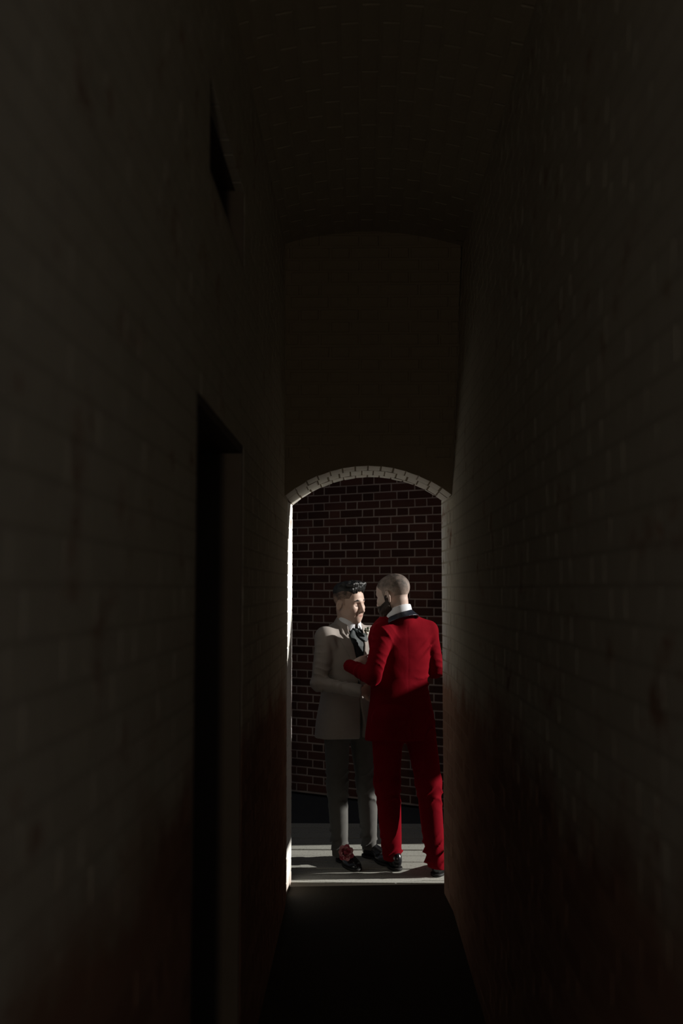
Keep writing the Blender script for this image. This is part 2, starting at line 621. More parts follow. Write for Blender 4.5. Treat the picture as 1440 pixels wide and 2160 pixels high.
# vaulted ceiling
zc0, zc1 = 3.50, 3.585
n_c = 14
cprof = [(XL - 0.03 + (XR + 0.12 - XL) * i / n_c) for i in range(n_c + 1)]


def ceil_z(x):
    s = (x - cx) / (hw + 0.07)
    return zc0 + (zc1 - zc0) * max(0.0, 1 - s * s)


poly = [(x, ceil_z(x) + 0.004) for x in cprof] + [(XR + 0.4, 4.6), (XL - 0.4, 4.6)]
ceiling = MB().add(prism(poly, 'y', YN, YE + 0.02)).build('ceiling', M['ceiling'], kind='structure')
shared = []
for i in range(6):
    me = mesh('brick', *brick_vf(SL, CH - J, 0.02, 0.0012))
    me.materials.append(M['ceiling'])
    shared.append(me)
for i in range(n_c):
    x = (cprof[i] + cprof[i + 1]) / 2
    sl = (ceil_z(cprof[i + 1]) - ceil_z(cprof[i])) / (cprof[i + 1] - cprof[i])
    y = YN + 0.15 + (i % 2) * 0.1065
    while y < YE - 0.05:
        b = bpy.data.objects.new('brick', random.choice(shared))
        COL.objects.link(b)
        b.parent = ceiling
        n = Vector((sl, 0, -1)).normalized()
        uu = Vector((0, 1, 0))
        b.matrix_local = Matrix.Translation((x, y, ceil_z(x) + 0.0035)) @ Matrix((uu, n, uu.cross(n))).transposed().to_4x4()
        y += SL + J
MB().box(-8, 2.2, YN, YR, 4.6, 5.0).build('roof', M['end'], kind='structure')

# ---- the lane outside: boards, ground, the brick wall across it
ground = MB().box(-30, 30, YO + 0.12, 60, -0.5, -0.06).box(-30, 30, -30, -1.0, -0.5, FL).box(2.2, 30, -1.0, YO + 0.12, -0.5, FL).box(-30, -3, -1.0, YO + 0.12, -0.5, FL).build('ground', M['ground'], kind='structure')
y = 5.985
for i in range(9):
    wd = 0.128 + random.uniform(-0.01, 0.012)
    sk = random.uniform(-0.004, 0.004)
    c = 0.003
    z1 = random.uniform(-0.003, 0.002)
    mb = MB()
    prof = [(y, -0.06), (y + wd, -0.06), (y + wd, z1 - c), (y + wd - c, z1), (y + c, z1), (y, z1 - c)]
    mb.add(prism(prof, 'x', -0.95, 1.05))
    b = mb.build('board', M['board'], ground)
    y += wd + 0.014
# worn stone step under the arch, broken across on the skew
for pts in ([(-0.62, YO - 0.012), (-0.15, YO - 0.012), (-0.40, YO + 0.03), (-0.62, YO + 0.034)],
            [(-0.62, YO + 0.039), (-0.395, YO + 0.036), (-0.13, YO - 0.010), (0.20, YO - 0.012), (0.36, YO + 0.035), (0.70, YO + 0.05), (0.70, YO + 0.126), (-0.62, YO + 0.126)],
            [(0.21, YO - 0.012), (0.70, YO - 0.012), (0.70, YO + 0.044), (0.37, YO + 0.030)]):
    MB().add(prism(pts, 'z', -0.1, 0.0)).build('step_stone', M['step'], floor)

WD = Vector((-0.88, 0.476, 0)).normalized()
WO = Vector((0.08, 8.24, 0))
WN = Vector((-0.476, -0.88, 0)).normalized()
WEND = -2.86                             # the corner of the wall, to the right of the archway
mb = MB()
c0, c1 = WO + WD * WEND, WO + WD * 5.0
bk = WN * -0.6
v, f = prism([(p.x, p.y) for p in (c0, c1, c1 + bk, c0 + bk)], 'z', -0.04, 4.7)
wall_back = mb.add((v, f)).build('wall_back', M['mortar_back'], kind='structure')
lay_bricks(wall_back, (WO.x, WO.y, 0), -WD, WN, lambda k, z: None if z > 4.66 else [(-3.6, -WEND - 0.004)], M['brick_back'], 0.004, phase=0.05, z0=-0.03)

# added unseen screen right of the archway, shaped to shade figures and left jamb
gx = 4.6
shade_frame = MB().box(gx - 0.06, gx + 0.06, 5.50, 5.62, -0.06, 2.75).box(gx - 0.06, gx + 0.06, 7.60, 7.72, -0.06, 2.75).build('shade_screen', M['end'], kind='structure')
for i in range(6):
    z = 2.16 + i * 0.096
    MB().box(gx - 0.012, gx + 0.012, 5.50, 7.72, z, z + 0.091).build('shade_slat', M['end'], shade_frame)
shade_panel = [(5.7, 2.45), (6.23, 2.45), (6.24, 3.50), (6.00, 3.20), (5.7, 3.0)]
MB().add(prism(shade_panel, 'x', gx + 0.02, gx + 0.05)).build('shade_panel', M['end'], shade_frame)

# ------------------------------------------------------------------ signed-distance modelling of the two figures
def V(*a):
    return np.array(a, dtype=np.float64)


def smin(a, b, k):
    if k <= 0:
        return np.minimum(a, b)
    h = np.maximum(k - np.abs(a - b), 0) / k
    return np.minimum(a, b) - h * h * k * 0.25


def smax(a, b, k):
    return -smin(-a, -b, k)


def axis_pts(lo, hi, h, fine):
    xs = [lo]
    while xs[-1] < hi:
        x = xs[-1]
        st = h
        for (a, b, hf) in fine:
            if a - h < x < b:
                st = min(st, hf)
        xs.append(x + st)
    return np.array(xs, dtype=np.float32)


class Field:
    def __init__(s, lo, hi, h, fine=()):
        s.ax = [axis_pts(lo[i], hi[i], h, [(a[i], b[i], hf) for (a, b, hf) in fine]) for i in range(3)]
        s.D = np.full([len(a) for a in s.ax], 0.5, np.float32)

    def sl(s, box):
        r = []
        for i in range(3):
            a = s.ax[i]
            if box is None:
                r.append(slice(0, len(a)))
            else:
                i0 = max(0, int(np.searchsorted(a, box[0][i])) - 1)
                i1 = min(len(a), int(np.searchsorted(a, box[1][i])) + 1)
                if i1 <= i0:
                    return None
                r.append(slice(i0, i1))
        return tuple(r)

    def grid(s, sl):
        return (s.ax[0][sl[0]][:, None, None], s.ax[1][sl[1]][None, :, None], s.ax[2][sl[2]][None, None, :])

    def op(s, prim, k=0.0, mode='u'):
        fn, box = prim
        sl = s.sl(box)
        if sl is None:
            return s
        d = fn(*s.grid(sl)).astype(np.float32)
        D = s.D[sl]
        if mode == 'u':
            s.D[sl] = smin(D, d, k)
        elif mode == 's':
            s.D[sl] = smax(D, -d, k)
        elif mode == 'i':
            s.D[sl] = smax(D, d, k)
        elif mode == 'add':
            s.D[sl] = D + d
        return s

    def nets(s, smooth=1):
        D = s.D
        neg = D < 0
        c = np.zeros([n - 1 for n in D.shape], np.int8)
        for i in (0, 1):
            for j in (0, 1):
                for k in (0, 1):
                    c += neg[i:D.shape[0] - 1 + i, j:D.shape[1] - 1 + j, k:D.shape[2] - 1 + k]
        act = np.argwhere((c > 0) & (c < 8))
        idx = np.full(c.shape, -1, np.int32)
        idx[tuple(act.T)] = np.arange(len(act))
        corner = [(i, j, k) for i in (0, 1) for j in (0, 1) for k in (0, 1)]
        val = np.stack([D[act[:, 0] + i, act[:, 1] + j, act[:, 2] + k] for (i, j, k) in corner], 1)
        P = np.stack([np.stack([s.ax[0][act[:, 0] + i], s.ax[1][act[:, 1] + j], s.ax[2][act[:, 2] + k]], 1) for (i, j, k) in corner], 1)
        acc = np.zeros((len(act), 3)); cnt = np.zeros(len(act))
        for a in range(8):
            for b in range(a + 1, 8):
                if sum(abs(x - y) for x, y in zip(corner[a], corner[b])) != 1:
                    continue
                m = (val[:, a] < 0) != (val[:, b] < 0)
                t = val[m, a] / (val[m, a] - val[m, b])
                acc[m] += P[m, a] + (P[m, b] - P[m, a]) * t[:, None]
                cnt[m] += 1
        vert = acc / np.maximum(cnt, 1)[:, None]
        faces = []
        for ax in range(3):
            o1, o2 = (ax + 1) % 3, (ax + 2) % 3
            A = [slice(None)] * 3; B = [slice(None)] * 3
            A[ax] = slice(0, -1); B[ax] = slice(1, None)
            for o in (o1, o2):
                A[o] = slice(1, -1); B[o] = slice(1, -1)
            na, nb = neg[tuple(A)], neg[tuple(B)]
            e = np.argwhere(na != nb)
            if not len(e):
                continue
            fl = na[tuple(e.T)]
            base = e.copy()
            base[:, o1] += 1; base[:, o2] += 1
            q = []
            for (d1, d2) in ((-1, -1), (0, -1), (0, 0), (-1, 0)):
                r = base.copy(); r[:, o1] += d1; r[:, o2] += d2
                q.append(idx[tuple(r.T)])
            q = np.stack(q, 1)
            q[~fl] = q[~fl][:, ::-1]
            faces.append(q)
        F = np.concatenate(faces)
        F = F[(F >= 0).all(1)]
        for _ in range(smooth):
            s_ = np.zeros_like(vert); n_ = np.zeros(len(vert))
            for i in range(4):
                j = (i + 1) % 4
                np.add.at(s_, F[:, i], vert[F[:, j]]); np.add.at(n_, F[:, i], 1)
                np.add.at(s_, F[:, j], vert[F[:, i]]); np.add.at(n_, F[:, j], 1)
            vert = vert * 0.45 + 0.55 * s_ / np.maximum(n_, 1)[:, None]
        return vert, F

    def build(s, name, mats, root, smooth=1, parent=None, matfn=None):
        vert, F = s.nets(smooth)
        vert = vert - np.array(root.location)
        me = bpy.data.meshes.new(name)
        me.vertices.add(len(vert)); me.loops.add(F.size); me.polygons.add(len(F))
        me.vertices.foreach_set('co', vert.astype(np.float32).ravel())
        me.loops.foreach_set('vertex_index', F.astype(np.int32).ravel())
        me.polygons.foreach_set('loop_start', np.arange(0, F.size, 4, dtype=np.int32))
        me.polygons.foreach_set('use_smooth', np.ones(len(F), bool))
        mats = mats if isinstance(mats, (list, tuple)) else [mats]
        for m in mats:
            me.materials.append(m)
        if matfn is not None:
            cen = vert[F].mean(1) + np.array(root.location)
            me.polygons.foreach_set('material_index', matfn(cen).astype(np.int32))
        me.update(calc_edges=True)
        me.validate()
        o = bpy.data.objects.new(name, me)
        COL.objects.link(o)
        o.parent = parent or root
        return o


PAD = 0.04


def cone(a, b, ra, rb, rings=()):
    a, b = np.array(a, float), np.array(b, float)
    ab = b - a
    L2 = float(ab @ ab); L = math.sqrt(L2)

    def fn(X, Y, Z):
        px, py, pz = X - a[0], Y - a[1], Z - a[2]
        t = np.clip((px * ab[0] + py * ab[1] + pz * ab[2]) / L2, 0, 1)
        d = np.sqrt((px - ab[0] * t) ** 2 + (py - ab[1] * t) ** 2 + (pz - ab[2] * t) ** 2) - (ra + (rb - ra) * t)
        for (t0, w_, amp, fr, ph) in rings:
            tt = t * L
            w1 = np.abs(np.sin(0.5 * (fr * tt + ph + 16.0 * (px * 1.1 - py * 0.9) + 2.2 * np.sin(30 * px + 24 * py + ph))))
            m1 = 0.45 + 0.55 * np.sin(34 * px - 29 * py + 11 * pz + 3 * ph)
            d = d - amp * 1.3 * np.exp(-((tt - t0) / w_) ** 2) * ((1 - w1) ** 2 - 0.25) * m1
        return d
    r = max(ra, rb) + PAD
    return fn, (np.minimum(a, b) - r, np.maximum(a, b) + r)


def ell(c, r, R=None):
    c, r = np.array(c, float), np.array(r, float)
    R = np.eye(3) if R is None else R

    def fn(X, Y, Z):
        q = loc(c, R, X, Y, Z)
        q0, q1, q2 = q[0] / r[0], q[1] / r[1], q[2] / r[2]
        k0 = np.sqrt(q0 * q0 + q1 * q1 + q2 * q2)
        k1 = np.sqrt((q0 / r[0]) ** 2 + (q1 / r[1]) ** 2 + (q2 / r[2]) ** 2) + 1e-6
        return k0 * (k0 - 1) / k1
    m = float(r.max()) + PAD
    return fn, (c - m, c + m)


def sell(c, r, R, n=3.0):
    """superellipsoid"""
    c, r = np.array(c, float), np.array(r, float)

    def fn(X, Y, Z):
        q = loc(c, R, X, Y, Z)
        e = (np.abs(q[0] / r[0]) ** n + np.abs(q[1] / r[1]) ** n + np.abs(q[2] / r[2]) ** n) ** (1.0 / n)
        return (e - 1) * float(r.min())
    m = float(r.max()) * 1.3 + PAD
    return fn, (c - m, c + m)


def loc(c, R, X, Y, Z):
    x, y, z = X - c[0], Y - c[1], Z - c[2]
    return tuple(x * R[0, i] + y * R[1, i] + z * R[2, i] for i in range(3))


def loft(o, R, sec, n=2.4):
    """stack of superellipses: (z, cx, cy, half width, half depth) in the frame o, R"""
    sec = np.array(sec, float)

    def fn(X, Y, Z):
        u, v_, z = loc(o, R, X, Y, Z)
        i = lambda k: np.interp(z, sec[:, 0], sec[:, k])
        a, b = i(3), i(4)
        e = (np.abs((u - i(1)) / a) ** n + np.abs((v_ - i(2)) / b) ** n) ** (1.0 / n)
        d = (e - 1) * np.minimum(a, b)
        return smax(smax(d, z - sec[-1, 0], 0.02), sec[0, 0] - z, 0.006)
    return fn, None


def wobble(freq, amp, seed, aniso=(1, 1, 1), k=6):
    r = np.random.default_rng(seed)
    dirs = r.normal(size=(k, 3)); dirs /= np.linalg.norm(dirs, axis=1)[:, None]
    dirs = dirs * np.array(aniso)
    fr = freq * r.uniform(0.6, 1.7, k); ph = r.uniform(0, 6.28, k)

    def fn(X, Y, Z):
        s_ = 0
        for d, f_, p in zip(dirs, fr, ph):
            s_ = s_ + np.sin(f_ * (X * d[0] + Y * d[1] + Z * d[2]) + p + 1.2 * np.sin(0.6 * f_ * (X * d[1] - Y * d[2] + Z * d[0])))
        return -amp * s_ / math.sqrt(k)
    return fn, None


def poly_sd(px, py, P):
    """signed distance to a polygon"""
    P = np.array(P, float)
    d = np.full(np.broadcast(px, py).shape, 1e9)
    s_ = np.ones_like(d)
    n = len(P)
    for i in range(n):
        a, b = P[i], P[i - 1]
        ex, ey = b - a
        wx, wy = px - a[0], py - a[1]
        t = np.clip((wx * ex + wy * ey) / (ex * ex + ey * ey), 0, 1)
        bx, by = wx - ex * t, wy - ey * t
        d = np.minimum(d, bx * bx + by * by)
        c1, c2, c3 = py >= a[1], py < b[1], ex * wy > ey * wx
        fl = (c1 & c2 & c3) | (~c1 & ~c2 & ~c3)
        s_ = np.where(fl, -s_, s_)
    return s_ * np.sqrt(d)


def frame(fx, fy, pitch=0.0, roll=0.0):
    """columns: person's right, forward, up; positive pitch looks down"""
    f0 = np.array([fx, fy, 0.0]); f0 /= np.linalg.norm(f0)
    up = np.array([0, 0, 1.0])
    rt = np.cross(f0, up)
    p = math.radians(pitch)
    f1 = f0 * math.cos(p) - up * math.sin(p)
    u1 = up * math.cos(p) + f0 * math.sin(p)
    r_ = math.radians(roll)
    rt2 = rt * math.cos(r_) + u1 * math.sin(r_)
    u2 = u1 * math.cos(r_) - rt * math.sin(r_)
    return np.stack([rt2, f1, u2], 1)


def at(o, R, *p):
    return np.array(o) + R @ np.array(p, float)


def head_prims(F, o, R, sc=1.0, jaw=1.0):
    """a head with its features; local origin between the ears at eye level, y forward"""
    def E(c, r, k=0.02, m='u', Rl=None):
        F.op(ell(at(o, R, *(np.array(c) * sc)), np.array(r) * sc, R if Rl is None else R @ Rl), k * sc, m)

    def C(a, b, ra, rb, k=0.012, m='u'):
        F.op(cone(at(o, R, *(np.array(a) * sc)), at(o, R, *(np.array(b) * sc)), ra * sc, rb * sc), k * sc, m)
    E((0, -0.014, 0.036), (0.077, 0.099, 0.081), 0)
    F.op(sell(at(o, R, 0, 0.030 * sc, -0.004 * sc), np.array((0.062, 0.0625, 0.092)) * sc, R, 2.9), 0.022 * sc)
    E((0, 0.034, -0.066), (0.051 * jaw, 0.052, 0.048), 0.03)
    C((0, 0.077, -0.104), (0, 0.064, -0.104), 0.0185 * jaw, 0.021, 0.025)
    for s_ in (-1, 1):
        C((s_ * 0.052, 0.0, -0.062), (s_ * 0.022, 0.060, -0.102), 0.018, 0.014, 0.028)
        E((s_ * 0.044, 0.066, -0.026), (0.022, 0.022, 0.019), 0.022)
        C((s_ * 0.010, 0.0905, 0.022), (s_ * 0.046, 0.074, 0.021), 0.0085, 0.0075, 0.016)
        E((s_ * 0.032, 0.0985, -0.001), (0.0185, 0.017, 0.0125), 0.012, 's')
        E((s_ * 0.0315, 0.0720, -0.001), (0.0150, 0.0130, 0.0125), 0.006)
        C((s_ * 0.021, 0.0835, -0.0045), (s_ * 0.043, 0.0785, -0.005), 0.0035, 0.003, 0.003)
    C((0, 0.092, 0.012), (0, 0.1135, -0.034), 0.0080, 0.0105, 0.014)
    E((0, 0.1155, -0.037), (0.0110, 0.0110, 0.0100), 0.008)
    for s_ in (-1, 1):
        E((s_ * 0.0115, 0.1035, -0.0425), (0.0078, 0.0100, 0.0075), 0.006)
        E((s_ * 0.0065, 0.1075, -0.0500), (0.0036, 0.0050, 0.0035), 0.003, 's')
    E((0, 0.077, -0.068), (0.036, 0.022, 0.027), 0.022)
    C((-0.022, 0.0880, -0.0665), (0, 0.0950, -0.0650), 0.0034, 0.0046, 0.006)
    C((0.022, 0.0880, -0.0665), (0, 0.0950, -0.0650), 0.0034, 0.0046, 0.006)
    C((-0.015, 0.0888, -0.0760), (0.015, 0.0885, -0.0755), 0.0042, 0.0042, 0.006)
    C((0, 0.0912, -0.0762), (0, 0.0910, -0.0760), 0.0048, 0.0048, 0.008)
    C((-0.027, 0.0860, -0.0680), (0, 0.0960, -0.0708), 0.0026, 0.0028, 0.002, 's')
    C((0.027, 0.0860, -0.0680), (0, 0.0960, -0.0708), 0.0026, 0.0028, 0.002, 's')
    for s_ in (-1, 1):   # smile fold beside the mouth
        C((s_ * 0.0215, 0.0985, -0.048), (s_ * 0.0335, 0.0855, -0.074), 0.0035, 0.0030, 0.008, 's')
        # ear: thin shell, rolled rim, inner fold, lobe and the small flap in front
        ce = np.array((s_ * 0.0800, -0.0120, -0.0100))
        ey = np.array((s_ * 0.42, -0.88, 0.10)); ey /= np.linalg.norm(ey)          # towards the back of the ear
        ez = np.array((s_ * 0.10, -0.22, 0.97)); ez -= ey * (ey @ ez); ez /= np.linalg.norm(ez)
        en = np.cross(ey, ez) * (1 if np.cross(ey, ez)[0] * s_ > 0 else -1)
        Rl = np.stack([en, ey, ez], 1)
        E(ce - en * 0.002, (0.0045, 0.0165, 0.0300), 0.003, 'u', Rl)
        pts = []
        for a_ in (150, 118, 88, 55, 20, -15, -48, -75):
            a_ = math.radians(a_)
            pts.append(ce + ey * (0.0175 * math.cos(a_)) + ez * (0.0310 * math.sin(a_)) + en * 0.0015)
        for p_, q_ in zip(pts, pts[1:]):
            C(p_, q_, 0.0042, 0.0042, 0.002)
        pts = [ce + ey * (0.0095 * math.cos(math.radians(a_))) + ez * (0.0190 * math.sin(math.radians(a_)) - 0.002) + en * 0.002 for a_ in (75, 35, 0, -35, -65)]
        for p_, q_ in zip(pts, pts[1:]):
            C(p_, q_, 0.0030, 0.0030, 0.002)
        E(ce - ez * 0.031 + ey * 0.001, (0.0050, 0.0080, 0.0085), 0.004, 'u', Rl)
        E(ce - ey * 0.0125 - ez * 0.006 + en * 0.002, (0.0045, 0.0045, 0.0070), 0.003, 'u', Rl)


def hand_prims(F, w_, d, n, side, s=1.0, curl=0.55):
    """palm, four unequal bent fingers and a thumb; d along the fingers, n out of the palm, side -> thumb"""
    d = d / np.linalg.norm(d); n = n - d * (n @ d); n /= np.linalg.norm(n)
    t = np.cross(d, n) * side
    F.op(cone(w_ - d * 0.03, w_ + d * 0.02, 0.026 * s, 0.027 * s), 0.02)
    R = np.stack([t, d, n], 1)
    F.op(ell(w_ + d * 0.055 * s, (0.041 * s, 0.052 * s, 0.016 * s), R), 0.02)
    for i, (off, ln) in enumerate(((0.031, 0.072), (0.0105, 0.080), (-0.0105, 0.075), (-0.031, 0.060))):
        p = w_ + d * (0.092 - 0.004 * abs(i - 1)) * s + t * off * s
        dd = d + t * off * 2.2
        ang = 0.0
        r0 = 0.0092 * s
        q0 = p - d * 0.02
        F.op(cone(q0, p, 0.0105 * s, r0), 0.006)
        for j, part in enumerate((0.44, 0.31, 0.25)):
            ang += curl * (0.6 if j == 0 else 0.9)
            v_ = dd * math.cos(ang) + n * math.sin(ang)
            v_ = v_ / np.linalg.norm(v_)
            q = p + v_ * ln * part * s
            F.op(cone(p, q, r0, r0 - 0.0009 * s), 0.003)
            p = q; r0 -= 0.0009 * s
    p = w_ + d * 0.022 * s + t * 0.026 * s
    v_ = d * 0.62 + t * 0.72 + n * 0.25
    for ln, ra, rb in ((0.042, 0.014, 0.011), (0.030, 0.0105, 0.0095), (0.024, 0.0095, 0.0075)):
        q = p + v_ / np.linalg.norm(v_) * ln * s
        F.op(cone(p, q, ra * s, rb * s), 0.006)
        p = q; v_ = v_ + n * 0.25 + d * 0.25


def shoe(root, heel, fx, fy, L, name='shoe'):
    R = frame(fx, fy)
    o = np.array([heel[0], heel[1], 0.0])
    c = o + R[:, 1] * L * 0.5
    F = Field(c - V(0.2, 0.2, 0.0) - V(0, 0, 0.01), c + V(0.2, 0.2, 0.16), 0.005)
    F.op(ell(at(o, R, 0, 0.045, 0.058), (0.035, 0.048, 0.058), R), 0)
    F.op(cone(at(o, R, 0, 0.075, 0.060), at(o, R, 0.002, L * 0.62, 0.034), 0.036, 0.036), 0.02)
    F.op(ell(at(o, R, 0.004, L - 0.085, 0.026), (0.046, 0.088, 0.030), R), 0.03)
    F.op(ell(at(o, R, 0, 0.06, 0.125), (0.030, 0.042, 0.050), R), 0.012, 's')
    F.op((lambda X, Y, Z: 0.016 - Z + 0 * X + 0 * Y, None), 0.004, 'i')
    up = F.build(name, M['leather'], root, 1)
    F = Field(c - V(0.2, 0.2, 0.0) - V(0, 0, 0.01), c + V(0.2, 0.2, 0.05), 0.0045)
    F.op(ell(at(o, R, 0, 0.045, 0.012), (0.039, 0.050, 0.05), R), 0)
    F.op(cone(at(o, R, 0, 0.06, 0.012), at(o, R, 0, L * 0.6, 0.012), 0.033, 0.038), 0.02)
    F.op(ell(at(o, R, 0.004, L - 0.085, 0.012), (0.049, 0.090, 0.05), R), 0.03)

    def slab(X, Y, Z):
        u, v_, z = loc(o, R, X, Y, Z)
        lift = np.where((v_ > 0.085) & (v_ < L * 0.45), 0.008, 0.001)
        return np.maximum(z - 0.018, lift - z)
    F.op((slab, None), 0.002, 'i')
    F.build('sole', M['sole'], root, 1, parent=up)
    return up


def trousers(root, mat, hips, knees, ankles, pel, R, rh, rk, ra, seed, hem=0.045):
    lo = np.minimum.reduce([*hips, *knees, *ankles]) - 0.18
    hi = np.maximum.reduce([*hips, *knees, *ankles]) + 0.18
    lo[2] = 0.0; hi[2] = pel[2] + 0.16
    F = Field(lo, hi, 0.0058)
    legs = []
    for h_, k_, a_ in zip(hips, knees, ankles):
        G = Field(lo, hi, 0.0058)
        bottom = a_ - V(0, 0, a_[2] - hem + 0.02)
        G.op(cone(h_, k_, rh, rk, rings=((0.36, 0.08, 0.013, 110, 0.4), (0.05, 0.10, 0.010, 80, 1.0))), 0)
        L = np.linalg.norm(bottom - k_)
        G.op(cone(k_, bottom, rk, ra, rings=((L - 0.08, 0.10, 0.024, 105, 0.0), (0.03, 0.08, 0.014, 90, 2.0))), 0.03)
        legs.append(G.D)
    F.D = smin(legs[0], legs[1], 0.02)
    F.op(ell(pel, (0.160, 0.110, 0.15), R), 0.06)
    F.op(wobble(16, 0.0045, seed, (1, 1, 0.35)), 0, 'add')
    F.op((lambda X, Y, Z: hem - Z + 0.012 * np.sin(14 * X + 9 * Y) + 0 * X, None), 0.003, 'i')
    return F.build('trousers', mat, root, 1)


def shell_part(root, name, mat, basefn, lo, hi, h, inner, outer, region, parent=None, smooth=1, rnd=0.002, bump=None):
    """cloth lying on a base surface: between two offsets of it and inside a region"""
    F = Field(lo, hi, h)
    basefn(F)
    D = F.D
    d = np.maximum(D - outer, inner - D)
    sl = F.sl(None)
    g = region(*F.grid(sl))
    F.D = smax(d, g.astype(np.float32), rnd).astype(np.float32)
    return F.build(name, mat, root, smooth, parent)


def ring_region(o, R, zc, slope, hgt):
    def fn(X, Y, Z):
        u, v_, z = loc(o, R, X, Y, Z)
        return np.abs(z - (zc - slope * v_)) - hgt / 2
    return fn


def collar(root, name, mat, o, R, r0, flare, th, zc, slope, hgt, gap=None, parent=None, el=1.08, rough=0.0):
    """a band round the neck, higher at the nape, with an opening at the throat"""
    c = np.array(o)
    F = Field(c - 0.17, c + 0.17, 0.0032)

    def fn(X, Y, Z):
        u, v_, z = loc(c, R, X, Y, Z)
        zr = z - (zc - slope * v_)
        rr = np.sqrt(u * u + (v_ / el) ** 2)
        d = np.maximum(np.abs(rr - (r0 - flare * zr)) - th, np.abs(zr) - hgt / 2)
        if rough:
            d = d + rough * np.sin(70 * u + 40 * v_) * np.sin(50 * v_ - 30 * z)
        if gap is not None:
            g = gap * (1 + 9 * np.maximum(-zr, 0)) if gap > 0 else -gap
            d = np.maximum(d, np.where(v_ > 0, g - np.abs(u), -1.0))
        return d
    F.op((fn, None), 0)
    return F.build(name, mat, root, 1, parent)


def person(label, base):
    r = bpy.data.objects.new('person', None)
    COL.objects.link(r)
    r.location = (base[0], base[1], 0)
    r['label'] = label
    r['category'] = 'person'
    bpy.context.view_layer.update()
    return r


# ================================================================== the man in the red velvet suit
RR = person('person in a red velvet suit with cropped hair and beard, seen from behind', (0.30, 6.07))
T_R = frame(-0.36, 0.93, 3)
C_R = V(0.262, 6.07, 0.0)
H_R = V(0.204, 6.060, 1.640)
HF_R = frame(-0.83, 0.56, 14, 2)
rt = T_R[:, 0]
shL, shR = V(0.142, 5.985, 1.410), V(0.418, 6.185, 1.408)
elL, wrL = V(0.076, 5.915, 1.160), V(-0.062, 6.065, 1.212)
elR, wrR = V(0.466, 6.185, 1.180), V(0.265, 6.285, 1.215)
hipL, hipR = V(0.170, 6.03, 0.90), V(0.350, 6.115, 0.90)
knL, knR = V(0.163, 6.075, 0.52), V(0.408, 6.015, 0.52)
anL, anR = V(0.198, 6.135, 0.09), V(0.450, 5.995, 0.09)
NB_R = V(0.250, 6.056, 1.500)
NF_R = frame(-0.74, 0.67, 10)
SEC_R = [(0.77, 0.0, 0.0, 0.216, 0.160), (0.90, 0.002, 0.0, 0.206, 0.155), (1.05, 0.0, -0.005, 0.184, 0.128), (1.13, -0.002, -0.008, 0.179, 0.124),
         (1.27, 0, -0.012, 0.182, 0.134), (1.38, 0, -0.016, 0.192, 0.130), (1.44, 0, -0.018, 0.176, 0.108), (1.49, 0, -0.014, 0.118, 0.082), (1.525, 0, -0.008, 0.072, 0.068)]


def cuff_cut(F, e_, w_):
    d_ = (w_ - e_) / np.linalg.norm(w_ - e_)
    F.op(cone(w_ + d_ * 0.062, w_ + d_ * 0.11, 0.055, 0.055), 0.004, 's')


def jacket_R(F, arms=True):
    F.op(loft(C_R, T_R, SEC_R), 0)
    if arms:
        for sh, el_, wr, sd in ((shL, elL, wrL, 0.0), (shR, elR, wrR, 1.7)):
            inn = at(V(C_R[0], C_R[1], 0), T_R, 0.07 * (-1 if sd == 0 else 1), -0.014, 1.445)
            F.op(cone(inn, sh, 0.058, 0.062), 0.05)
            F.op(cone(sh, el_, 0.064, 0.053, rings=((0.24, 0.10, 0.010, 150, sd), (0.06, 0.07, 0.008, 120, 1 + sd))), 0.010)
            F.op(cone(el_, wr, 0.053, 0.043, rings=((0.05, 0.09, 0.010, 160, sd), (0.18, 0.09, 0.009, 150, sd))), 0.015)
            cuff_cut(F, el_, wr)
    else:
        for s_, sh in ((-1, shL), (1, shR)):
            F.op(cone(at(C_R, T_R, 0.07 * s_, -0.014, 1.445), sh, 0.058, 0.062), 0.05)

    F.op(cone(at(C_R, T_R, 0, -0.012, 1.43), NB_R - V(0, 0, 0.004), 0.098, 0.074), 0.05)
    for s_, sh in ((-1, shL), (1, shR)):
        F.op(cone(at(C_R, T_R, 0.030 * s_, -0.014, 1.478), sh + V(0, 0, 0.008), 0.055, 0.052), 0.03)

    def folds(X, Y, Z):
        u, v_, z = loc(C_R, T_R, X, Y, Z)
        bk_ = np.clip((-v_) / 0.05, 0, 1)
        waist = np.exp(-((z - 1.115) / 0.055) ** 2) * 0.013 * ((1 - np.abs(np.sin(62 * z + 9 * u + 1.3 * np.sin(20 * u)))) ** 2 - 0.3) * np.clip((u - 0.02) / 0.12, 0, 1)
        arm = np.exp(-((z - 1.30 - 0.35 * (u - 0.10)) / 0.05) ** 2 - ((u - 0.15) / 0.06) ** 2) * 0.016 * ((1 - np.abs(np.sin(48 * z - 40 * u))) ** 2 - 0.3)
        arm2 = np.exp(-((z - 1.40 + 0.3 * (u + 0.12)) / 0.06) ** 2 - ((u + 0.15) / 0.07) ** 2) * 0.009 * ((1 - np.abs(np.sin(40 * z + 48 * u + 1.0))) ** 2 - 0.3)
        seam = 0.0012 * np.exp(-(u / 0.004) ** 2) * (z < 1.45)
        vent = 0.004 * np.exp(-(u / 0.005) ** 2) * (z < 0.98)
        return -(waist + arm + arm2) * bk_ + (seam + vent) * bk_
    F.op((folds, None), 0, 'add')
    F.op(wobble(13, 0.0030, 11, (1, 1, 0.6)), 0, 'add')
    F.op(wobble(34, 0.0010, 12, (1, 1, 0.7)), 0, 'add')
    return F


lo, hi = V(-0.16, 5.78, 0.74), V(0.62, 6.42, 1.58)
F = Field(lo, hi, 0.0055)
jacket_R(F)
jR = F.build('jacket', M['velvet'], RR, 2)

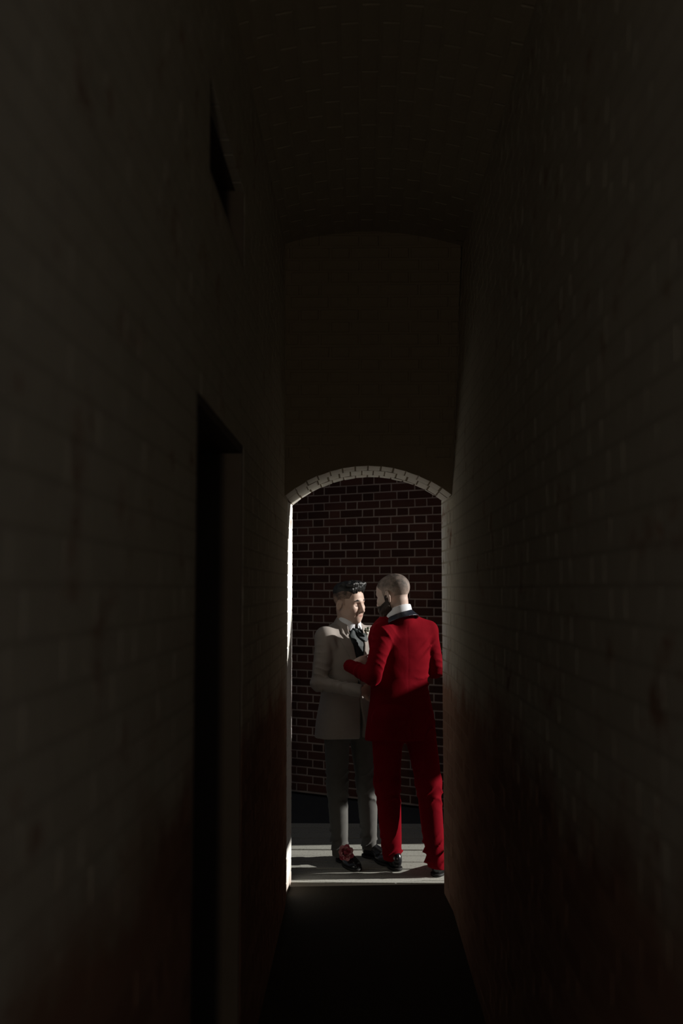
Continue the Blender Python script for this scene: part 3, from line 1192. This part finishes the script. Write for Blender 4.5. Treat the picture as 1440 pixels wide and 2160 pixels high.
trousers(RR, M['velvet'], (hipL, hipR), (knL, knR), (anL, anR), V(0.260, 6.07, 0.92), T_R, 0.100, 0.077, 0.057, 5)
collar(RR, 'shirt_collar', M['shirt'], NB_R + V(-0.010, -0.008, 0), NF_R, 0.0745, 0.10, 0.003, 0.032, 0.22, 0.046, -0.004)
collar(RR, 'satin_collar', M['satin'], NB_R + V(-0.006, -0.003, 0), NF_R, 0.090, 0.75, 0.004, -0.004, 0.22, 0.048, -0.022, parent=jR, rough=0.0007)
shoe(RR, (0.234, 6.065), -0.45, 0.89, 0.29)
shoe(RR, (0.440, 5.945), 0.30, 0.95, 0.29)


def body_prims(F, C, T, head, HF, shs, els, wrs, hips, knees, ankles, nb, sc=1.0, jaw=1.0):
    F.op(loft(C, T, [(0.84, 0, 0, 0.14, 0.10), (1.0, 0, 0, 0.135, 0.09), (1.12, 0, -0.004, 0.13, 0.085), (1.30, 0, -0.008, 0.145, 0.09), (1.40, 0, -0.012, 0.12, 0.07), (1.47, 0, -0.008, 0.05, 0.045)]), 0)
    for s_, h_, k_, a_ in zip(shs, hips, knees, ankles):
        F.op(cone(h_, k_, 0.070, 0.050), 0.03)
        F.op(cone(k_, a_, 0.048, 0.032), 0.02)
    for s_, e_, w_ in zip(shs, els, wrs):
        F.op(cone(nb - V(0, 0, 0.08), s_, 0.035, 0.036), 0.03)
        F.op(cone(s_, e_, 0.040, 0.034), 0.02)
        F.op(cone(e_, w_, 0.034, 0.024), 0.02)
    head_prims(F, head, HF, sc, jaw)
    F.op(cone(nb - V(0, 0, 0.07), at(head, HF, 0, -0.030, -0.045), 0.058, 0.055), 0.022)


def skin_mat(head, HF, sc):
    def fn(c):
        q = (c - head) @ HF / sc
        lip = (np.abs(q[:, 0]) < 0.023) & (q[:, 1] > 0.0835) & (q[:, 2] < -0.0615 - 0.16 * np.abs(q[:, 0])) & (q[:, 2] > -0.0805 + 0.40 * np.abs(q[:, 0]))
        return lip.astype(int)
    return fn


hn_dL = V(0.78, 0.45, 0.20)
F = Field(V(-0.22, 5.80, 0.02), V(0.60, 6.50, 1.80), 0.011,
          fine=((H_R - 0.125, H_R + 0.135, 0.0027), (wrL + V(-0.14, -0.02, -0.05), wrL + V(0.04, 0.15, 0.14), 0.0045), (wrR + V(-0.16, -0.08, -0.08), wrR + V(0.03, 0.13, 0.08), 0.006)))
body_prims(F, C_R, T_R, H_R, HF_R, (shL, shR), (elL, elR), (wrL, wrR), (hipL, hipR), (knL, knR), (anL, anR), NB_R, 1.03, 1.05)
hand_prims(F, wrL + V(0.030, 0.030, 0.004), hn_dL, V(-0.45, 0.85, -0.1), -1, 0.92, 0.35)
hand_prims(F, wrR + V(-0.01, 0.01, 0), V(-0.75, 0.60, 0.1), V(-0.5, -0.6, 0), 1, 0.98, 0.4)
F.build('body', [M['skin_r'], M['lips']], RR, 1, matfn=skin_mat(H_R, HF_R, 1.03))


def head_shell(root, name, mats, o, R, sc, inner, outer, region, bump=None, h=0.0028, smooth=1, jaw=1.0, matfn=None, rnd=0.004):
    F = Field(o - 0.135 * sc, o + 0.15 * sc, h)
    head_prims(F, o, R, sc, jaw)
    X, Y, Z = F.grid(F.sl(None))
    q = [a / sc for a in loc(o, R, X, Y, Z)]
    D = F.D
    if bump is not None:
        D = D - bump(*q)
    d = np.maximum(D - outer, inner - F.D)
    F.D = smax(d, (region(*q) * sc).astype(np.float32), rnd).astype(np.float32)
    return F.build(name, mats, root, smooth, matfn=matfn)


# cropped hair fading out towards the nape, full beard
def reg_buzz(x, y, z):
    line = 0.055 - 0.45 * (y + 0.02) * (y < 0.06)                     # above the ear, falling to the nape
    line = np.where(y > 0.03, 0.030 + 0.9 * (y - 0.03), -0.005 - 0.62 * (0.03 - y))
    front = y - (0.070 - 0.25 * np.maximum(z - 0.05, 0))
    ear = 0.030 - np.sqrt((y + 0.012) ** 2 + (z + 0.010) ** 2)
    d = np.maximum(line - z, front)
    return np.maximum(d, np.where(np.abs(x) > 0.06, ear, -1))


def buzz_mat(c):
    q = (c - H_R) @ HF_R
    lim = 0.028 + 0.012 * np.sin(q[:, 0] * 60) - 0.15 * q[:, 1]
    return (q[:, 2] < lim).astype(int) * 0 + ((q[:, 1] > -0.02) & (q[:, 2] < 0.05)).astype(int)


head_shell(RR, 'cropped_hair', [M['buzz'], M['buzz']], H_R, HF_R, 1.03, -0.003, 0.0022, reg_buzz,
           lambda x, y, z: 0.0002 * np.sin(300 * x + 40 * z) * np.sin(260 * z + 90 * y), matfn=buzz_mat)


def reg_beard(x, y, z):
    side = np.maximum(np.abs(y - 0.014 - 0.2 * np.maximum(-z - 0.03, 0)) - 0.013, z - 0.002)       # sideburn
    low = np.maximum(z - np.where(y > 0.06, -0.050, -0.050 + 0.55 * (0.06 - y)), -0.008 - y)
    low = np.maximum(low, np.where(y > 0.08, 0.006 - np.maximum(np.abs(z + 0.071) - 0.004, np.abs(x) - 0.018), -1))
    low = np.maximum(low, -0.14 - z)
    return np.minimum(np.where(np.abs(x) > 0.045, side, 1.0), low)


head_shell(RR, 'beard', M['beard'], H_R, HF_R, 1.03, -0.003, 0.0026, reg_beard,
           lambda x, y, z: 0.0085 * np.clip((-0.022 - z) / 0.05, 0, 1) + 0.0018 * np.sin(190 * x + 60 * z) * np.sin(210 * z + 110 * y), jaw=1.05)


def brow(root, o, R, sc):
    for s_ in (-1, 1):
        F = Field(at(o, R, s_ * 0.03 * sc, 0.08 * sc, 0.02 * sc) - 0.045, at(o, R, s_ * 0.03 * sc, 0.08 * sc, 0.02 * sc) + 0.045, 0.0024)
        A, B, C_ = [at(o, R, *(np.array(p) * sc)) for p in ((s_ * 0.013, 0.0945, 0.0215), (s_ * 0.032, 0.0935, 0.0285), (s_ * 0.0530, 0.0830, 0.0215))]
        F.op(cone(A, B, 0.0050 * sc, 0.0050 * sc), 0)
        F.op(cone(B, C_, 0.0050 * sc, 0.0028 * sc), 0.003)
        F.build('eyebrow', M['brow'], root, 1)


def lashes(root, o, R, sc):
    for s_ in (-1, 1):
        c = at(o, R, s_ * 0.032 * sc, 0.086 * sc, -0.007 * sc)
        F = Field(c - 0.03, c + 0.03, 0.0018)
        A, B, C_ = [at(o, R, *(np.array(p) * sc)) for p in ((s_ * 0.0195, 0.0845, -0.0060), (s_ * 0.032, 0.0885, -0.0085), (s_ * 0.0445, 0.0800, -0.0060))]
        F.op(cone(A, B, 0.0017 * sc, 0.0020 * sc), 0)
        F.op(cone(B, C_, 0.0020 * sc, 0.0017 * sc), 0)
        F.build('eyelashes', M['brow'], root, 1)


brow(RR, H_R, HF_R, 1.03)

# ================================================================== the man in the taupe suit
GG = person('person in a taupe suit with dark hair and dark tie, facing the camera', (-0.03, 6.25))
T_G = frame(0.60, -0.80, -1)
C_G = V(-0.066, 6.31, 0.0)
H_G = V(-0.066, 6.28, 1.587)
HF_G = frame(0.79, -0.613, 7, -3)
gshR, gshL = V(-0.212, 6.20, 1.375), V(0.080, 6.42, 1.375)
gelR, gwrR = V(-0.246, 6.130, 1.100), V(0.000, 6.060, 1.062)
gelL, gwrL = V(0.270, 6.455, 1.120), V(0.345, 6.275, 1.085)
ghipR, ghipL = V(-0.145, 6.24, 0.86), V(0.005, 6.345, 0.86)
gknR, gknL = V(-0.136, 6.215, 0.465), V(0.046, 6.315, 0.465)
ganR, ganL = V(-0.122, 6.265, 0.09), V(0.062, 6.360, 0.09)
SEC_G = [(0.755, 0, 0.0, 0.214, 0.158), (0.86, 0, 0.0, 0.204, 0.150), (1.02, 0, 0.0, 0.178, 0.126), (1.10, 0, 0.0, 0.174, 0.122),
         (1.22, 0, 0.0, 0.184, 0.130), (1.32, 0, -0.004, 0.190, 0.126), (1.385, 0, -0.010, 0.170, 0.104), (1.435, 0, -0.012, 0.112, 0.078), (1.465, 0, -0.008, 0.070, 0.062)]


def g_torso(F):
    F.op(loft(C_G, T_G, SEC_G), 0)
    for s_, sh in ((1, gshR), (-1, gshL)):
        F.op(cone(at(C_G, T_G, 0.065 * s_, -0.010, 1.395), sh, 0.050, 0.056), 0.05)


def g_fold(X, Y, Z):
    u, v_, z = loc(C_G, T_G, X, Y, Z)
    fr = np.clip(v_ / 0.05, 0, 1)
    a = np.exp(-((z - 1.33 + 0.5 * (u - 0.15)) / 0.04) ** 2 - ((u - 0.16) / 0.05) ** 2) * 0.007 * np.sin(85 * (u - 0.5 * z) + 0.5)
    b = np.exp(-((z - 1.10) / 0.07) ** 2) * 0.005 * np.sin(75 * z - 18 * np.abs(u) + 1.2 * np.sin(20 * u))
    return -(a + b) * fr


def jacket_G(F):
    g_torso(F)
    for sh, el_, wr, sd in ((gshR, gelR, gwrR, 0.5), (gshL, gelL, gwrL, 2.2)):
        F.op(cone(sh, el_, 0.062, 0.051, rings=((0.24, 0.10, 0.010, 150, sd), (0.10, 0.07, 0.006, 120, sd))), 0.03)
        F.op(cone(el_, wr, 0.051, 0.038, rings=((0.05, 0.10, 0.011, 150, sd), (0.18, 0.09, 0.009, 140, sd))), 0.02)
        cuff_cut(F, el_, wr)
    F.op((g_fold, None), 0, 'add')
    F.op(wobble(14, 0.0028, 23, (1, 1, 0.6)), 0, 'add')
    return F


VZ0, VZ1, VHW = 1.085, 1.46, 0.072


def vee(u, z):
    return np.abs(u) - VHW * np.clip((z - VZ0) / (VZ1 - VZ0), -0.2, 1.1)


lo, hi = V(-0.34, 5.96, 0.72), V(0.52, 6.56, 1.52)
F = Field(lo, hi, 0.0055)
jacket_G(F)


def cutV(X, Y, Z):
    u, v_, z = loc(C_G, T_G, X, Y, Z)
    return np.maximum(np.maximum(vee(u, z), 0.03 - v_), VZ0 - z)


def cutFront(X, Y, Z):      # the cutaway fronts below the button
    u, v_, z = loc(C_G, T_G, X, Y, Z)
    return np.maximum(np.maximum(np.abs(u + 0.004) - 0.0025 - 0.12 * np.maximum(0.95 - z, 0), 0.05 - v_), z - 1.0)


F.op((cutV, None), 0.004, 's')
F.op((cutFront, None), 0.004, 's')
jG = F.build('jacket', M['suit'], GG, 2)

# lapels: peaked, lying on the fronts
clo = V(-0.26, 6.02, 1.06); chi = V(0.16, 6.36, 1.50)
for s_ in (1, -1):
    P = [(0.000, 1.085), (0.050, 1.205), (0.096, 1.300), (0.124, 1.372), (0.080, 1.362), (0.076, 1.3695), (0.100, 1.398), (0.088, 1.452), (0.066, 1.470), (0.0555, 1.385)]
    P = [(s_ * a, b) for a, b in P]

    def reg(X, Y, Z, P=P):
        u, v_, z = loc(C_G, T_G, X, Y, Z)
        return np.maximum(poly_sd(u, z, P), 0.0 - v_)
    shell_part(GG, 'lapel', M['suit'], lambda F: (g_torso(F), F.op((g_fold, None), 0, 'add'), F.op(wobble(14, 0.0028, 23, (1, 1, 0.6)), 0, 'add')), clo, chi, 0.0032, 0.001, 0.0115, reg, parent=jG, rnd=0.001)


# shirt front under the V
def reg_shirt(X, Y, Z):
    u, v_, z = loc(C_G, T_G, X, Y, Z)
    return np.maximum.reduce(np.broadcast_arrays(vee(u, z) - 0.02, 0.0 - v_, 1.05 - z, z - 1.455))


shell_part(GG, 'shirt', M['shirt'], g_torso, clo - V(0, 0, 0.04), chi, 0.0045, -0.022, -0.010, reg_shirt)
NB_G = V(-0.066, 6.30, 1.446)
NF_G = frame(0.62, -0.78, 6)
collar(GG, 'shirt_collar', M['shirt'], NB_G, NF_G, 0.068, 0.06, 0.003, 0.036, 0.30, 0.050, 0.010)
for s_ in (1, -1):          # collar points
    F = Field(NB_G - 0.12, NB_G + 0.12, 0.003)

    def tip(X, Y, Z, s_=s_):
        u, v_, z = loc(NB_G, NF_G, X, Y, Z)
        rr = np.sqrt(u * u + (v_ / 1.08) ** 2)
        sh = np.abs(rr - (0.0735 - 0.30 * (z - 0.0))) - 0.0028
        return np.maximum(np.maximum(sh, poly_sd(u, z, [(s_ * 0.006, 0.026), (s_ * 0.060, 0.040), (s_ * 0.062, 0.004), (s_ * 0.044, -0.026)])), -v_)
    F.op((tip, None), 0)
    F.build('collar_point', M['shirt'], GG, 1)
collar(GG, 'jacket_collar', M['suit'], NB_G, NF_G, 0.082, 0.45, 0.004, 0.006, 0.34, 0.046, -0.055, parent=jG)


# large dark tie: knot, two loose loops, two tails
def tie_surface(F):
    g_torso(F)


tie = None
tie_parts = [
    ('tie', [(-0.020, 1.428), (0.020, 1.428), (0.060, 1.385), (0.060, 1.30), (0.034, 1.18), (0.010, 1.08), (-0.010, 1.08), (-0.034, 1.18), (-0.060, 1.30), (-0.060, 1.385)], -0.009, 0.004),
    ('tie_loop', [(0.004, 1.426), (0.030, 1.418), (0.058, 1.386), (0.052, 1.335), (0.030, 1.318), (0.010, 1.365)], 0.002, 0.015),
    ('tie_loop', [(-0.004, 1.426), (-0.034, 1.424), (-0.078, 1.402), (-0.086, 1.352), (-0.058, 1.336), (-0.012, 1.372)], 0.002, 0.015),
    ('tie_tail', [(0.002, 1.380), (0.020, 1.376), (0.030, 1.270), (0.020, 1.200), (0.004, 1.215)], 0.004, 0.010)]
for nm, P, i_, o_ in tie_parts:
    def reg(X, Y, Z, P=P):
        u, v_, z = loc(C_G, T_G, X, Y, Z)
        return np.maximum(poly_sd(u, z, P), 0.0 - v_)

    def base(F, nm=nm):
        g_torso(F)
        F.op(wobble(60, 0.0022 if nm == 'tie' else 0.004, 3, (1, 1, 0.3)), 0, 'add')
    ob = shell_part(GG, nm, M['tie'], base, clo, chi, 0.0034, i_, o_, reg, parent=tie, rnd=0.006, smooth=2)
    tie = tie or ob
kn = at(C_G, T_G, 0, 0.085, 1.418)
F = Field(kn - 0.06, kn + 0.06, 0.003)
F.op(ell(kn, (0.021, 0.017, 0.018), T_G), 0)
F.build('tie_knot', M['tie'], GG, 1, parent=tie)

trousers(GG, M['trouser_grey'], (ghipR, ghipL), (gknR, gknL), (ganR, ganL), V(-0.068, 6.305, 0.90), T_G, 0.091, 0.064, 0.048, 9)
gsh1 = shoe(GG, (-0.128, 6.315), 0.42, -0.91, 0.29)
shoe(GG, (0.022, 6.405), 0.72, -0.69, 0.29)

F = Field(V(-0.32, 5.98, 0.02), V(0.56, 6.56, 1.76), 0.011,
          fine=((H_G - 0.125, H_G + 0.13, 0.0025), (gwrR + V(-0.03, -0.10, -0.07), gwrR + V(0.16, 0.06, 0.07), 0.006), (gwrL + V(-0.08, -0.16, -0.07), gwrL + V(0.1, 0.03, 0.07), 0.006)))
body_prims(F, C_G, T_G, H_G, HF_G, (gshR, gshL), (gelR, gelL), (gwrR, gwrL), (ghipR, ghipL), (gknR, gknL), (ganR, ganL), NB_G, 0.99)
hand_prims(F, gwrR + V(0.01, 0.01, 0), V(0.70, 0.70, 0.02), V(0.7, -0.7, 0), 1, 0.95, 0.3)
hand_prims(F, gwrL + V(0.005, -0.01, 0), V(-0.55, -0.80, 0.05), V(-0.8, 0.5, 0), -1, 0.9, 0.3)
F.build('body', [M['skin_g'], M['lips']], GG, 1, matfn=skin_mat(H_G, HF_G, 0.99))
brow(GG, H_G, HF_G, 0.99)
lashes(GG, H_G, HF_G, 0.99)


# dark hair: short faded sides, long top swept up at the front
def reg_sides(x, y, z):
    line = np.where(y > 0.02, 0.030 + 0.15 * (y - 0.02), -0.020 - 0.5 * (0.02 - y))
    burn = np.maximum(np.abs(y - 0.016) - 0.007, -0.012 - z)
    ear = 0.030 - np.sqrt((y + 0.012) ** 2 + (z + 0.010) ** 2)
    front = y - 0.062 + 0.4 * np.maximum(0.06 - z, 0)
    d = np.maximum(np.maximum(line - z, front), np.where(np.abs(x) > 0.06, ear, -1))
    return np.minimum(d, np.maximum(burn, np.where(np.abs(x) > 0.055, z - 0.05, 1)))


head_shell(GG, 'faded_side_hair', M['fade'], H_G, HF_G, 0.99, -0.003, 0.0022, reg_sides)

F = Field(H_G - 0.14, H_G + 0.19, 0.003)


def E(c, r, k=0.015):
    F.op(ell(at(H_G, HF_G, *c), r, HF_G), k)


E((0, -0.030, 0.066), (0.072, 0.088, 0.062), 0)
E((0, 0.025, 0.098), (0.062, 0.058, 0.034), 0.03)
r_ = np.random.default_rng(4)
for i in range(46):           # locks combed up and over to the front
    x = r_.uniform(-0.060, 0.060)
    y0 = r_.uniform(-0.05, 0.045)
    z0 = 0.112 - 3.2 * x * x - 0.0
    a = at(H_G, HF_G, x, y0, z0)
    b = at(H_G, HF_G, x * 1.03 + r_.uniform(-0.008, 0.008), y0 + 0.035, z0 + 0.016 + r_.uniform(-0.004, 0.005))
    c = at(H_G, HF_G, x * 1.05 + r_.uniform(-0.010, 0.010), min(y0 + 0.060, 0.080), z0 + 0.010 + r_.uniform(-0.014, 0.006))
    F.op(cone(a, b, 0.013, 0.011), 0.010)
    F.op(cone(b, c, 0.011, 0.006), 0.007)
for x, dz in ((-0.050, 0.0), (-0.034, -0.006), (-0.018, 0.004), (-0.002, -0.003), (0.014, 0.003), (0.030, -0.006), (0.046, -0.002), (0.054, -0.008)):
    a = at(H_G, HF_G, x, 0.058, 0.094 - 2.0 * x * x)
    b = at(H_G, HF_G, x * 1.02, 0.078 - 4 * x * x, 0.106 - 3 * x * x + dz)
    c = at(H_G, HF_G, x * 0.96, 0.084 - 5 * x * x, 0.086 - 3 * x * x + dz)
    F.op(cone(a, b, 0.014, 0.012), 0.008)
    F.op(cone(b, c, 0.012, 0.007), 0.005)
# one loose strand over the temple
F.op(cone(at(H_G, HF_G, 0.046, 0.072, 0.075), at(H_G, HF_G, 0.052, 0.073, 0.048), 0.006, 0.003), 0.003)


def hcut(X, Y, Z):
    u, v_, z = loc(H_G, HF_G, X, Y, Z)
    # keep the forehead and the sides clear
    return np.maximum(np.where(v_ > 0.02, 0.062 - 0.12 * (v_ - 0.02) / 0.08 * 0 - z - 0.004 * np.sin(90 * u), 0.030 - 0.25 * (0.02 - v_) - z), v_ - 0.088 + 2.0 * u * u)


F.op((hcut, None), 0.012, 'i')
F.op((lambda X, Y, Z: -0.0016 * np.sin(340 * loc(H_G, HF_G, X, Y, Z)[0] + 60 * loc(H_G, HF_G, X, Y, Z)[1] + 0 * Z), None), 0, 'add')
F.build('swept_hair', M['hair'], GG, 1)

# buttonhole flower: a few white buds and leaves on the left lapel
bp = at(C_G, T_G, -0.068, 0.122, 1.395)
bout = bpy.data.objects.new('boutonniere', None)
COL.objects.link(bout)
bout.parent = GG
bout.location = bp - np.array(GG.location)


def petal_mesh(name, L, W, cup, n=6, m=5, th=0.0012):
    v, f = [], []
    for side in (0, 1):
        for i in range(n + 1):
            s_ = i / n
            w_ = W * math.sin(math.pi * min(1, 0.12 + 0.80 * s_)) ** 0.8
            for j in range(m + 1):
                t_ = j / m * 2 - 1
                z = cup * (s_ * s_ * L * 0.9) + 0.35 * cup * W * t_ * t_ - side * th + 0.04 * L * math.sin(5 * t_ + 3 * s_) * s_
                v.append((t_ * w_ / 2, s_ * L, z))
    k = (n + 1) * (m + 1)
    for side in (0, 1):
        for i in range(n):
            for j in range(m):
                q = [side * k + a for a in (i * (m + 1) + j, i * (m + 1) + j + 1, (i + 1) * (m + 1) + j + 1, (i + 1) * (m + 1) + j)]
                f.append(tuple(q if side == 0 else q[::-1]))
    rim = [j for j in range(m + 1)] + [i * (m + 1) + m for i in range(1, n + 1)] + [n * (m + 1) + j for j in range(m - 1, -1, -1)] + [i * (m + 1) for i in range(n - 1, 0, -1)]
    for a, b in zip(rim, rim[1:] + rim[:1]):
        f.append((b, a, a + k, b + k))
    return mesh(name, v, f, True)


for i in range(4):
    me = petal_mesh('leaf', 0.042, 0.018, 0.3)
    o = link('leaf', me, M['leaf'], bout)
    o.rotation_euler = (math.radians(60 + 12 * i), math.radians(-20 + 15 * i), math.radians(150 + 38 * i))
    o.location = (0, 0, -0.005 * i)
bm = bmesh.new()
for i in range(6):
    p = Vector((random.uniform(-0.012, 0.012), random.uniform(-0.014, -0.004), random.uniform(0.0, 0.028)))
    bmesh.ops.create_icosphere(bm, subdivisions=2, radius=random.uniform(0.006, 0.009), matrix=Matrix.Translation(p))
me = bpy.data.meshes.new('bud'); bm.to_mesh(me); bm.free()
me.polygons.foreach_set('use_smooth', [True] * len(me.polygons))
link('bud', me, M['petal_white'], bout)

# jacket button
bpnt = at(C_G, T_G, 0.0, 0.126, 1.07)
F = Field(bpnt - 0.03, bpnt + 0.03, 0.0022)
F.op(ell(bpnt, (0.009, 0.005, 0.009), T_G), 0)
F.build('button', M['button'], GG, 1, parent=jG)

# ================================================================== the rose at his foot
rose = bpy.data.objects.new('rose', None)
COL.objects.link(rose)
rose.location = (-0.088, 6.135, 0.085)
rose.rotation_euler = (math.radians(62), 0, math.radians(12))
rose['label'] = 'pink rose bloom resting on a black shoe below the grey trouser leg'
rose['category'] = 'flower'
heart = bmesh.new()
bmesh.ops.create_uvsphere(heart, u_segments=14, v_segments=10, radius=0.011)
me = bpy.data.meshes.new('heart'); heart.to_mesh(me); heart.free()
link('heart', me, M['petal'], rose).location = (0, 0, 0.014)
for ring, (n, L, W, cup, tilt, r) in enumerate(((3, 0.026, 0.024, 0.5, 78, 0.004), (5, 0.032, 0.030, 0.55, 60, 0.007), (6, 0.040, 0.038, 0.45, 36, 0.009), (7, 0.045, 0.042, 0.30, 12, 0.010))):
    me = [petal_mesh('petal', L, W, cup), petal_mesh('petal', L * 0.94, W * 1.05, cup * 1.2)]
    me[0].materials.append(M['petal'])
    me[1].materials.append(M['petal_pale'] if ring > 1 else M['petal'])
    for i in range(n):
        o = bpy.data.objects.new('petal', me[(i + ring) % 2])
        COL.objects.link(o)
        o.parent = rose
        a = 2 * math.pi * i / n + ring * 0.5
        o.matrix_local = Matrix.Rotation(a, 4, 'Z') @ Matrix.Translation((0, r, 0.002 * (3 - ring))) @ Matrix.Rotation(math.radians(tilt + random.uniform(-7, 7)), 4, 'X')
